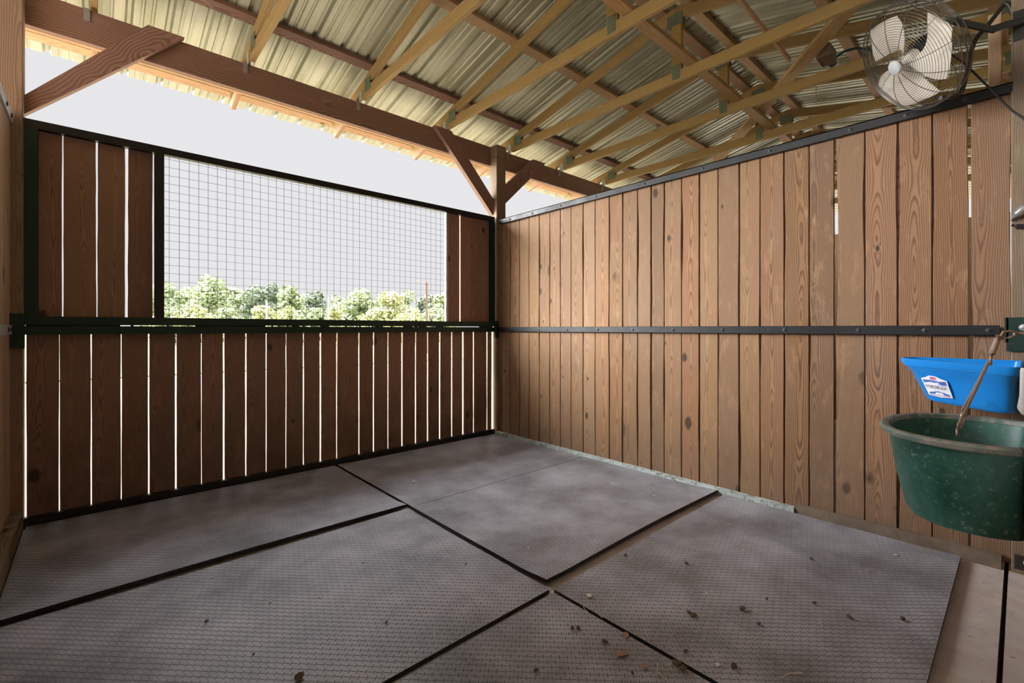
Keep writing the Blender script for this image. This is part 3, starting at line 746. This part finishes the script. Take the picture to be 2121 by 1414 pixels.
spatch([sm(.36, .88), sm(.62, .86), sm(.6, 1.0), sm(.4, 1.0)], .0098, 'sticker_red', 'print', stk)
def text_on(txt, a0, b0, wd, hg, mat):
    cu = bpy.data.curves.new('txt', 'FONT'); cu.body = txt; cu.size = 1; cu.resolution_u = 3; cu.align_x = 'CENTER'; cu.align_y = 'CENTER'
    ob = bpy.data.objects.new('lettering', cu); C.objects.link(ob); bpy.context.view_layer.update()
    me = bpy.data.meshes.new_from_object(ob.evaluated_get(bpy.context.evaluated_depsgraph_get())); bpy.data.objects.remove(ob)
    xs = [v.co.x for v in me.vertices]; ys = [v.co.y for v in me.vertices]; W = max(xs)-min(xs); Hh = max(ys)-min(ys); mx_, my_ = (max(xs)+min(xs))/2, (max(ys)+min(ys))/2
    for v in me.vertices:
        a = a0+(v.co.x-mx_)/W*wd; b_ = b0+(v.co.y-my_)/Hh*hg; v.co = fsurf(*sm(a, b_), .0125)
    me.materials.append(MATS[mat]); o = bpy.data.objects.new('lettering', me); C.objects.link(o); o.parent = stk; return o
text_on('FORTIFLEX', .5, .5, .82, .16, 'sticker_ink')
text_on('BUILT TO LAST', .5, .36, .7, .06, 'sticker_ink') if False else None
m = MB(); m.box((3.1, -.024, FZ1-.05), (3.2, .012, FZ1-.04)); m.build('hook', 'dark_metal', fd)

# ------------------------------------------------------------------ green tub
RV = V(math.cos(TH), -math.sin(TH), 0); FV = V(math.sin(TH), math.cos(TH), 0)
def at(px, py, t): return FV*t + RV*((px-1060.5)/956*t) + V(0, 0, 1.2+(680-py)/956*t)
TZ = .850; TO = (2.28, .12, .50)
tub = empty('muck_tub', TO, 'dirty dark green oval rubber tub with bail handle hanging below the blue feeder', 'tub')
def tring(t, z, grow=0.0, n=72):
    b_ = .225+(.315-.225)*t+grow; a = .180+(.235-.180)*t+grow; cy = .115; out = []
    for k in range(n):
        an = 2*PI*k/n; c, s_ = math.cos(an), math.sin(an); e = 2/2.2
        x = b_*math.copysign(abs(c)**e, c); y = cy+a*math.copysign(abs(s_)**e, s_)
        out.append(V(2.30+x, max(y, -.005+.0004*y), z))
    return out
zb = .535
loops = [tring(0, zb, -.06), tring(0, zb, -.03), tring(.01, zb+.006, -.010), tring(.05, zb+.03, .0), tring(.5, zb+.16, .003), tring(.88, TZ-.032, 0)]
m = MB(); m.rings(loops + [tring(.9, TZ-.018, 0), tring(.9, TZ-.018, -.010), tring(.5, zb+.16, -.010), tring(.05, zb+.03, -.018), tring(.0, zb+.018, -.07)], True, True)
m.build('shell', 'green_plastic', tub, origin=TO, recalc=True)
m = MB(); lp = [tring(.9, TZ-.026, .002), tring(.92, TZ-.028, .010), tring(.96, TZ-.022, .018), tring(1, TZ-.009, .020), tring(1, TZ-.001, .014), tring(1, TZ+.001, .002), tring(1, TZ-.004, -.008), tring(.95, TZ-.018, -.007), tring(.9, TZ-.026, -.005)]
m.rings(lp + [lp[0]], False, False); m.build('rim', 'rim_plastic', tub, origin=TO, recalc=True)
e0, e1 = at(1983, 893, 1.571), at(1992, 859, 1.865); top = at(2048, 748, 1.74)
m = MB()
for e_ in (e0, e1):
    m.tube([e_+V(0, 0, -.008), e_+V(0, -.002, .02), e_.lerp(top, .5)+V(0, 0, .004), top], .0047, 8)
    R_ = .013; m.tube([e_+V(R_*math.cos(a), 0, -.004+R_*math.sin(a)) for a in [2*PI*k/14 for k in range(14)]], .0038, 6, closed=True)
m.tube([e0.lerp(top, .06), e0.lerp(top, .22)], .0078, 10); m.build('bail', 'bail_metal', tub, origin=TO)
# snap hook and twine loop
q0, q1 = at(2052, 738, 1.735), at(2066, 702, 1.735)
sn = empty('snap_hook', tuple(q0), 'rusty swivel snap clipped to the tub handle below the steel strap', 'snap hook')
m = MB(); m.tube([q0.lerp(q1, t) for t in (0, .15, .25, .6, .85, 1)], [.008, .011, .009, .010, .009, .011], 12); m.build('shank', 'bail_metal', sn, origin=q0)
m = MB(); m.tube([q0+V(.015*math.cos(a), 0, -.013+.015*math.sin(a)) for a in [2*PI*k/16 for k in range(16)]], .0045, 8, closed=True); m.build('hook', 'bail_metal', sn, origin=q0)
m = MB(); m.tube([q1, q1+V(-.003, -.003, .013)], [.013, .010], 12); m.build('swivel', 'bail_metal', sn, origin=q1)
m = MB(); T_ = 1.73
lp = [at(2078, 702, T_), at(2073, 694, T_), at(2078, 687, T_), at(2092, 685, T_), at(2106, 689, T_), at(2104, 694, T_+.01), at(2092, 698, T_+.01)]
m.tube(lp, .0038, 8, closed=True); m.tube([at(2068, 698, 1.735), at(2078, 699, T_)], .004, 8); m.tube([at(2100, 691, T_), at(2112, 690, T_), at(2126, 690, T_-.01), at(2150, 688, T_-.02)], .0048, 8)
o = m.build('twine_loop', 'twine', origin=q1); tag(o, 'knotted loop of brown twine tied off above the tub handle', 'twine')
# bracket on the jamb
br = empty('hinge_bracket', (3.38, .0, 1.19), 'dark green scuffed steel bracket on the door jamb at the end of the strap', 'bracket')
m = MB(); m.box((3.396, -.095, 1.085), (3.407, .052, 1.255)); m.box((3.396, .045, 1.13), (3.43, .058, 1.255)); m.build('plate', 'green_steel', br)
bolts([V(3.396, -.005, 1.205), V(3.396, -.065, 1.12)], (-1, 0, 0), br, 'galvanized', .012)
lt = empty('gate_latch', (3.39, -.01, 1.75), 'shiny metal latch lever on the door jamb at the right edge', 'latch')
m = MB(); m.tube([(3.395, .03, 1.735), (3.385, .012, 1.765), (3.38, -.005, 1.79), (3.385, -.03, 1.80)], [.010, .020, .018, .010], 10); m.build('lever', 'galvanized', lt, origin=(3.39, -.01, 1.77))
m = MB(); m.tube([(3.395, .032, 1.715), (3.39, .015, 1.705), (3.395, -.02, 1.70)], [.008, .014, .010], 10); m.build('pivot', 'bolt_steel', lt, origin=(3.39, 0, 1.7))
ft = empty('foot_bracket', (3.40, .0, .05), 'small dark bracket with a pale bolt at the foot of the door jamb', 'bracket')
m = MB(); m.box((3.385, -.06, .01), (3.407, .025, .075)); m.build('plate', 'dark_metal', ft, origin=(3.4, 0, .05)); bolts([V(3.385, -.02, .05)], (-1, 0, 0), ft, 'pale_rail', .012)
# white hanging scoop piece at right edge
sc = empty('salt_holder', (2.62, .006, .93), 'white plastic tapered piece beside the blue feeder, cut by the frame edge', 'holder')
M = Matrix.Translation((2.62, -.006, .93))
m = MB(); m.lathe([(.008, .12), (.011, .11), (.012, .03), (.013, .01), (.0185, -.03), (.016, -.04), (.008, -.055), (.002, -.06)], M, 20); m.build('cone', 'white_plastic', sc, origin=(2.62, .006, .93))

# ------------------------------------------------------------------ wall fan
FC = at(1892, 116, 2.34); FRAD = .272
ax = (RV*-.989+FV*.146).normalized()*.845 + V(0, 0, -.535); ax.normalize()
Mf = Matrix.Translation(FC) @ ax.to_track_quat('Z', 'Y').to_matrix().to_4x4()
fan = empty('wall_fan', tuple(FC), 'round caged wall fan with white blades on a bracket above the plank wall', 'fan')
m = MB()
def gp(r, front):       # dome profile
    k = min(1, r/FRAD); return (.030+.070*(1-k**3.2)) if front else -(.020+.085*(1-k**3.5))
for front in (True, False):
    rr = .045
    while rr < FRAD-.003:
        m.tube([Mf @ V(rr*math.cos(a), rr*math.sin(a), gp(rr, front)) for a in [2*PI*k/56 for k in range(56)]], .00115, 4, closed=True)
        rr += .0105 if front else .013
    for k in range(12 if front else 12):
        a = 2*PI*(k+.3)/12; sp_ = .12 if front else 0
        m.tube([Mf @ V(r*math.cos(a+sp_*r/FRAD), r*math.sin(a+sp_*r/FRAD), gp(r, front)-.002) for r in [.04+(FRAD-.04)*j/12 for j in range(13)]], .0016, 5)
for h in (.030, .005, -.02):
    m.tube([Mf @ V(FRAD*math.cos(a), FRAD*math.sin(a), h) for a in [2*PI*k/64 for k in range(64)]], .0035 if h == .005 else .0022, 6, closed=True)
for k in range(24):
    a = 2*PI*k/24; m.tube([Mf @ V(FRAD*math.cos(a), FRAD*math.sin(a), .03), Mf @ V(FRAD*math.cos(a), FRAD*math.sin(a), -.02)], .0012, 4)
m.build('guard', 'fan_wire', fan, origin=tuple(FC))
m = MB(); m.lathe([(.033, .092), (.036, .098), (.034, .105), (.030, .108), (.001, .109)], Mf, 28); m.build('hub_cap', 'cap_white', fan, origin=tuple(FC))
m = MB(); m.lathe([(.001, .045), (.018, .045), (.034, .034), (.036, -.005), (.001, -.006)], Mf, 24); m.build('blade_hub', 'blade_white', fan, origin=tuple(FC))
m = MB(); m.lathe([(.03, -.012), (.058, -.018), (.062, -.03), (.062, -.085), (.05, -.10), (.02, -.115), (.001, -.116)], Mf, 24); m.build('motor', 'dark_metal', fan, origin=tuple(FC))
for b_i in range(3):
    base = 2*PI*b_i/3-.68; m = MB(); NR, NA = 9, 8; i0 = len(m.v)
    for side in (0, 1):
        for i in range(NR+1):
            r = .03+(.250-.03)*i/NR; t = i/NR; span = (.35+.50*math.sin(PI*min(1, t*.62+.08)))*(.95 if t < .86 else 1-.8*(t-.86)/.14*(t-.86)/.14)
            for j in range(NA+1):
                s_ = (j/NA-.5)*2; a = base+s_*span+.5*t; z = .020+s_*(.030-.012*t)*-1 + .010*(1-s_*s_)+(.0018 if side else 0)
                m.v.append(Mf @ V(r*math.cos(a), r*math.sin(a), z))
    st = (NR+1)*(NA+1)
    for i in range(NR):
        for j in range(NA):
            q = [i0+i*(NA+1)+j, i0+i*(NA+1)+j+1, i0+(i+1)*(NA+1)+j+1, i0+(i+1)*(NA+1)+j]
            m.face(q[::-1], smooth=True); m.face([x_+st for x_ in q], smooth=True)
    m.build('blade', 'blade_white', fan, origin=tuple(FC))
JP = V(3.405, -.02, 2.70)
m = MB(); m.timber(at(1958, 40, 2.30), at(2060, 62, 2.30), .012, .032, up=(0, 0, 1)); m.timber(at(2055, 61, 2.30), JP+V(-.01, 0, .02), .014, .034, up=(0, 0, 1)); m.build('yoke_arm', 'dark_metal', fan, origin=tuple(FC))
m = MB()
def smooth_pts(P, n=5):
    P = [Vector(p) for p in P]; out = []
    for i in range(len(P)-1):
        a = P[max(i-1, 0)]; b_ = P[i]; c = P[i+1]; d = P[min(i+2, len(P)-1)]
        for k in range(n):
            t = k/n; out.append(.5*((2*b_)+(c-a)*t+(2*a-5*b_+4*c-d)*t*t+(3*b_-a-3*c+d)*t**3))
    out.append(P[-1]); return out
m.tube(smooth_pts([at(1948, 203, 2.34), at(1976, 200, 2.36), at(1992, 188, 2.37), at(2002, 150, 2.37), at(2012, 105, 2.38), at(2022, 80, 2.38), at(2046, 52, 2.38), at(2076, 14, 2.37), at(2084, 8, 2.36), at(2092, 14, 2.35), at(2108, 50, 2.33), JP]), .0105, 10)
m.build('bracket_tube', 'dark_metal', fan, origin=tuple(FC))
m = MB(); m.box(JP+V(0, -.05, -.07), JP+V(.004, .05, .08)); m.build('mounting_plate', 'dark_metal', fan, origin=tuple(JP))
m = MB(); m.tube(smooth_pts([FC-ax*.11, at(1978, 118, 2.36), at(1998, 132, 2.37), at(2030, 163, 2.36), at(2062, 195, 2.33), at(2095, 228, 2.30), at(2125, 250, 2.27), at(2150, 285, 2.25)]), .0048, 8); m.build('power_cord', 'black_rubber', fan, origin=tuple(FC))

# ------------------------------------------------------------------ litter on the mats
def onz(px, py, z=.0):
    t = (1.2-z)*956/(py-680); p = FV*t+RV*((px-1060.5)/956*t); return V(p.x, p.y, z)
ZM = .005
def straw(px, py, L, ang, bend, label, grp):
    c = onz(px, py, ZM+.003); d = V(math.cos(ang), math.sin(ang), 0); n = V(-d.y, d.x, 0)
    m = MB(); m.tube([c-d*L/2, c+n*bend, c+d*L/2+V(0, 0, .002)], .0013, 5); o = m.build('straw', 'straw', origin=c); tag(o, label, 'straw', grp)
SG = 'loose straw on the right and near mats'
for px, py, L, ang, bend, lb in [(1160, 1268, .09, 2.5, .004, 'long pale straw near the meeting corner of three mats'), (1345, 1310, .05, .3, .015, 'bent pale straw beside the seam at the lower right'),
        (1213, 1262, .04, 1.2, .003, 'short pale straw lying on the seam near the mat corner'), (1243, 1275, .03, 1.4, .0, 'tiny upright pale straw by the seam'),
        (1385, 1285, .06, -.9, .0, 'thin straight straw on the littered right mat'), (1405, 1295, .025, -.9, .0, None), (1326, 1203, .03, -1.2, 0, 'short straw beyond the white feather on the right mat'),
        (1372, 1390, .08, .9, .02, 'forked straw at the bottom of the photo'), (1508, 1085, .05, -.8, .002, 'straw on the right mat near the plank wall'), (1802, 1180, .05, -.7, .002, 'straw in the middle of the right mat below the tub'),
        (1460, 1230, .04, -.8, 0, None), (1570, 1265, .04, -.6, 0, None), (1490, 1360, .05, 1.4, .01, None), (1700, 1290, .04, .5, 0, None), (1645, 1100, .04, .9, 0, None), (1860, 1310, .04, -.6, .003, None),
        (900, 1310, .05, 1.0, 0, 'short straw on the near left mat'), (700, 1170, .03, .4, 0, None), (500, 1255, .025, .4, 0, None), (565, 1238, .04, -.4, .004, None), (270, 1300, .02, .5, 0, None), (660, 1235, .02, 1, 0, None), (1640, 1399, .09, -.5, .012, 'brown twig of straw at the bottom right of the right mat'), (1250, 1120, .02, .5, 0, None), (1080, 1090, .02, 2, 0, None)]:
    straw(px, py, L, ang, bend, lb or 'short pale bit of straw scattered on the rubber mats', SG)
def crumb(px, py, s_, mat, name, label, cat, grp, flat=.6):
    c = onz(px, py, ZM); bm = bmesh.new(); bmesh.ops.create_icosphere(bm, subdivisions=2, radius=s_)
    sd_ = random.uniform(0, 99)
    for v in bm.verts:
        k = 1+.55*noise.noise(v.co/s_*1.4+V(sd_, 0, 0)); v.co = V(v.co.x*k*1.2, v.co.y*k*.85, v.co.z*k*flat)
    lo = min(v.co.z for v in bm.verts)
    for v in bm.verts: v.co.z -= lo
    me = bpy.data.meshes.new(name); bm.to_mesh(me); bm.free(); me.materials.append(MATS[mat]); o = bpy.data.objects.new(name, me); C.objects.link(o); o.location = c; o.rotation_euler.z = random.uniform(0, 3)
    tag(o, label, cat, grp)
MG = 'manure crumbs on the mats'
for px, py, s_, lb in [(1428, 1271, .010, 'dark manure crumb on the right mat, left of the larger clod'), (1437, 1277, .012, 'larger dark manure clod on the right mat'), (1253, 1331, .010, 'round dark crumb on the near mat beside the seam'), (1538, 1263, .012, 'brown clod with straw in the middle of the right mat'),
        (1422, 1168, .009, 'brown crumb on the right mat below the gap'), (1680, 1158, .008, None), (1295, 1150, .007, None), (1185, 1303, .009, None), (1198, 1302, .009, None), (1572, 1293, .008, None), (1520, 1383, .012, None), (1402, 1378, .014, None), (1415, 1388, .012, None), (1588, 1241, .006, None), (1870, 1284, .010, None),
        (427, 1287, .006, None), (430, 1286, .005, None), (525, 1355, .005, None), (800, 1290, .006, None), (620, 1405, .015, 'dark clod at the very bottom of the left mat'), (965, 1168, .005, None), (1160, 1182, .006, None), (1310, 1395, .006, None), (1110, 1390, .008, None), (752, 1166, .004, None), (1687, 1250, .008, None), (1760, 1280, .01, None), (1420, 1350, .008, None)]:
    crumb(px, py, s_, 'manure', 'manure_crumb', lb or 'small dark manure crumb scattered on the rubber mats', 'manure', MG)
for px, py, s_, lb in [(858, 998, .014, 'white torn chip on the far corner mat'), (1220, 1234, .012, 'small white feather on the right mat near the mat corner'), (1268, 1001, .010, 'white chip near the plank wall on the middle mat'), (1487, 1377, .008, 'white chip near the bottom of the right mat'), (1463, 1229, .006, None), (1540, 1139, .006, None), (1355, 1026, .008, None), (880, 1135, .006, None), (440, 1195, .006, None), (1094, 1134, .005, None), (560, 1245, .006, None), (662, 1235, .005, None), (1855, 1150, .010, None)]:
    crumb(px, py, s_, 'chip', 'white_chip', lb or 'tiny white chip scattered on the rubber mats', 'chip', 'white chips on the mats', .25)
for px, py, s_, lb in [(1289, 1354, .018, 'brown dead leaf piece on the near mat beside the seam'), (1296, 1315, .014, 'reddish leaf scrap lying on the seam at the lower right'), (1335, 1380, .012, 'brown leaf scrap at the bottom by the seam')]:
    crumb(px, py, s_, 'leaf_litter', 'leaf_scrap', lb, 'leaf', 'leaf scraps by the seam', .12)

# ------------------------------------------------------------------ outside: trees and poles
def tree(px, top_py, dist, wpx, mat, label, seed):
    c = at(px, 680, dist); c.z = -.1; Ht = 1.2+(680-top_py)/956*dist+.1; W = wpx/956*dist/2*1.3; rs = random.Random(seed)
    r = empty('tree', (c.x, c.y, -.1), label, 'tree', 'trees beyond the pasture')
    m = MB(); m.tube([c, c+V(.1, 0, Ht*.3), c+V(-.1, .1, Ht*.7)], [W*.09, W*.07, W*.03], 8); m.build('trunk', 'bark', r, origin=(c.x, c.y, -.1))
    m = MB(); clumps = []
    for k in range(26):
        a = rs.uniform(0, 2*PI); rr = W*math.sqrt(rs.random())*.8; hz = Ht*(.12+.80*rs.random()**.9)
        fall = max(.35, 1-(hz/Ht)**3*.75); clumps.append((V(rr*math.cos(a)*fall, rr*math.sin(a)*fall, hz), W*rs.uniform(.22, .40)))
    clumps.append((V(0, 0, Ht*.86), W*.3))
    for cc, cr in clumps:
        for k in range(150):
            d = V(rs.gauss(0, 1), rs.gauss(0, 1), rs.gauss(0, 1)); d.normalize(); p = c+cc+d*cr*rs.uniform(.6, 1.05)
            if p.z > Ht: p.z = Ht-rs.random()*.3
            if p.z < .1: p.z = .1
            s_ = dist*.0029*rs.uniform(.7, 1.5); n = (d+V(rs.gauss(0, .5), rs.gauss(0, .5), rs.gauss(0, .5))).normalized(); x, y = m.frame(n)
            i = len(m.v); m.v += [p+x*s_, p+y*s_*.8, p-x*s_, p-y*s_*.8]; m.face([i, i+1, i+2, i+3])
    m.build('foliage', mat, r, origin=(c.x, c.y, -.1))
TREES = [(330, 585, 46, 70, 'leaves', 'green tree at the far left of the wire window'), (385, 596, 52, 80, 'leaves', 'low rounded tree left of the tallest tree'), (432, 570, 44, 75, 'leaves', 'tallest rounded green tree in the left part of the window'),
         (480, 598, 55, 70, 'leaves', 'green tree just right of the tallest tree'), (528, 592, 50, 60, 'leaves_dark', 'darker tree left of the pale first pole'), (560, 586, 58, 45, 'leaves_dark', 'dark conifer-like tree behind the pale first pole'),
         (602, 590, 52, 62, 'leaves', 'broad green tree right of the first pale pole'), (655, 604, 56, 60, 'leaves_dark', 'low dark tree beside the second pale pole'), (700, 612, 54, 55, 'leaves', 'low green tree right of the second pale pole'),
         (748, 597, 44, 80, 'leaves', 'bushy light green tree in the middle right of the window'), (805, 605, 48, 60, 'leaves_yellow', 'yellowish green bush tree right of the bushy tree'), (838, 604, 52, 60, 'leaves', 'green tree left of the brown utility pole'),
         (880, 612, 56, 55, 'leaves_dark', 'dark tree behind the brown utility pole'), (915, 606, 50, 50, 'leaves', 'green tree at the right end of the wire window')]
for i, (px, ty, ds, wp, mt, lb) in enumerate(TREES): tree(px, ty, ds, wp, mt, lb, i+1)
for i, (px, ty, wp, mt) in enumerate([(350, 636, 60, 'leaves'), (405, 632, 70, 'leaves_yellow'), (470, 640, 60, 'leaves'), (545, 636, 60, 'leaves_yellow'), (590, 638, 50, 'leaves_yellow'), (640, 640, 60, 'leaves'), (690, 638, 50, 'leaves_yellow'), (775, 640, 60, 'leaves_yellow'), (850, 640, 60, 'leaves_yellow'), (905, 640, 60, 'leaves')]):
    tree(px, ty, 36, wp, mt, 'low ' + ('yellow green' if 'yellow' in mt else 'green') + ' shrub in front of the tree line, ' + ['below the far left tree', 'below the tallest tree', 'right of the tallest tree', 'left of the first pale pole', 'right of the first pale pole', 'left of the second pale pole', 'right of the second pale pole', 'below the bushy tree', 'left of the brown pole', 'right of the brown pole'][i], 60+i)
# sky-side trees seen on other bearings keep the horizon closed
def pole(px, ty, ds, r, mat, label, arm=False):
    c = at(px, 680, ds); Ht = 1.2+(680-ty)/956*ds; o = empty('utility_pole', (c.x, c.y, -.1), label, 'pole')
    m = MB(); m.tube([(c.x, c.y, -.1), (c.x, c.y, Ht)], [r*1.1, r*.9], 10); m.build('shaft', mat, o, origin=(c.x, c.y, -.1))
    if arm: m = MB(); a = V(c.x, c.y, Ht-.05); m.tube([a, a-RV*.55+V(0, 0, .12)], r*.5, 8); m.build('crossarm', mat, o, origin=tuple(a))
pole(884, 585, 24, .062, 'pole_brown', 'slim brown utility pole rising above the trees at the right of the window', True)
pole(679, 612, 26, .055, 'pole_grey', 'pale pole in front of the trees in the middle of the window')
pole(552, 622, 26, .06, 'pole_grey', 'pale pole in front of the trees left of the middle of the window')
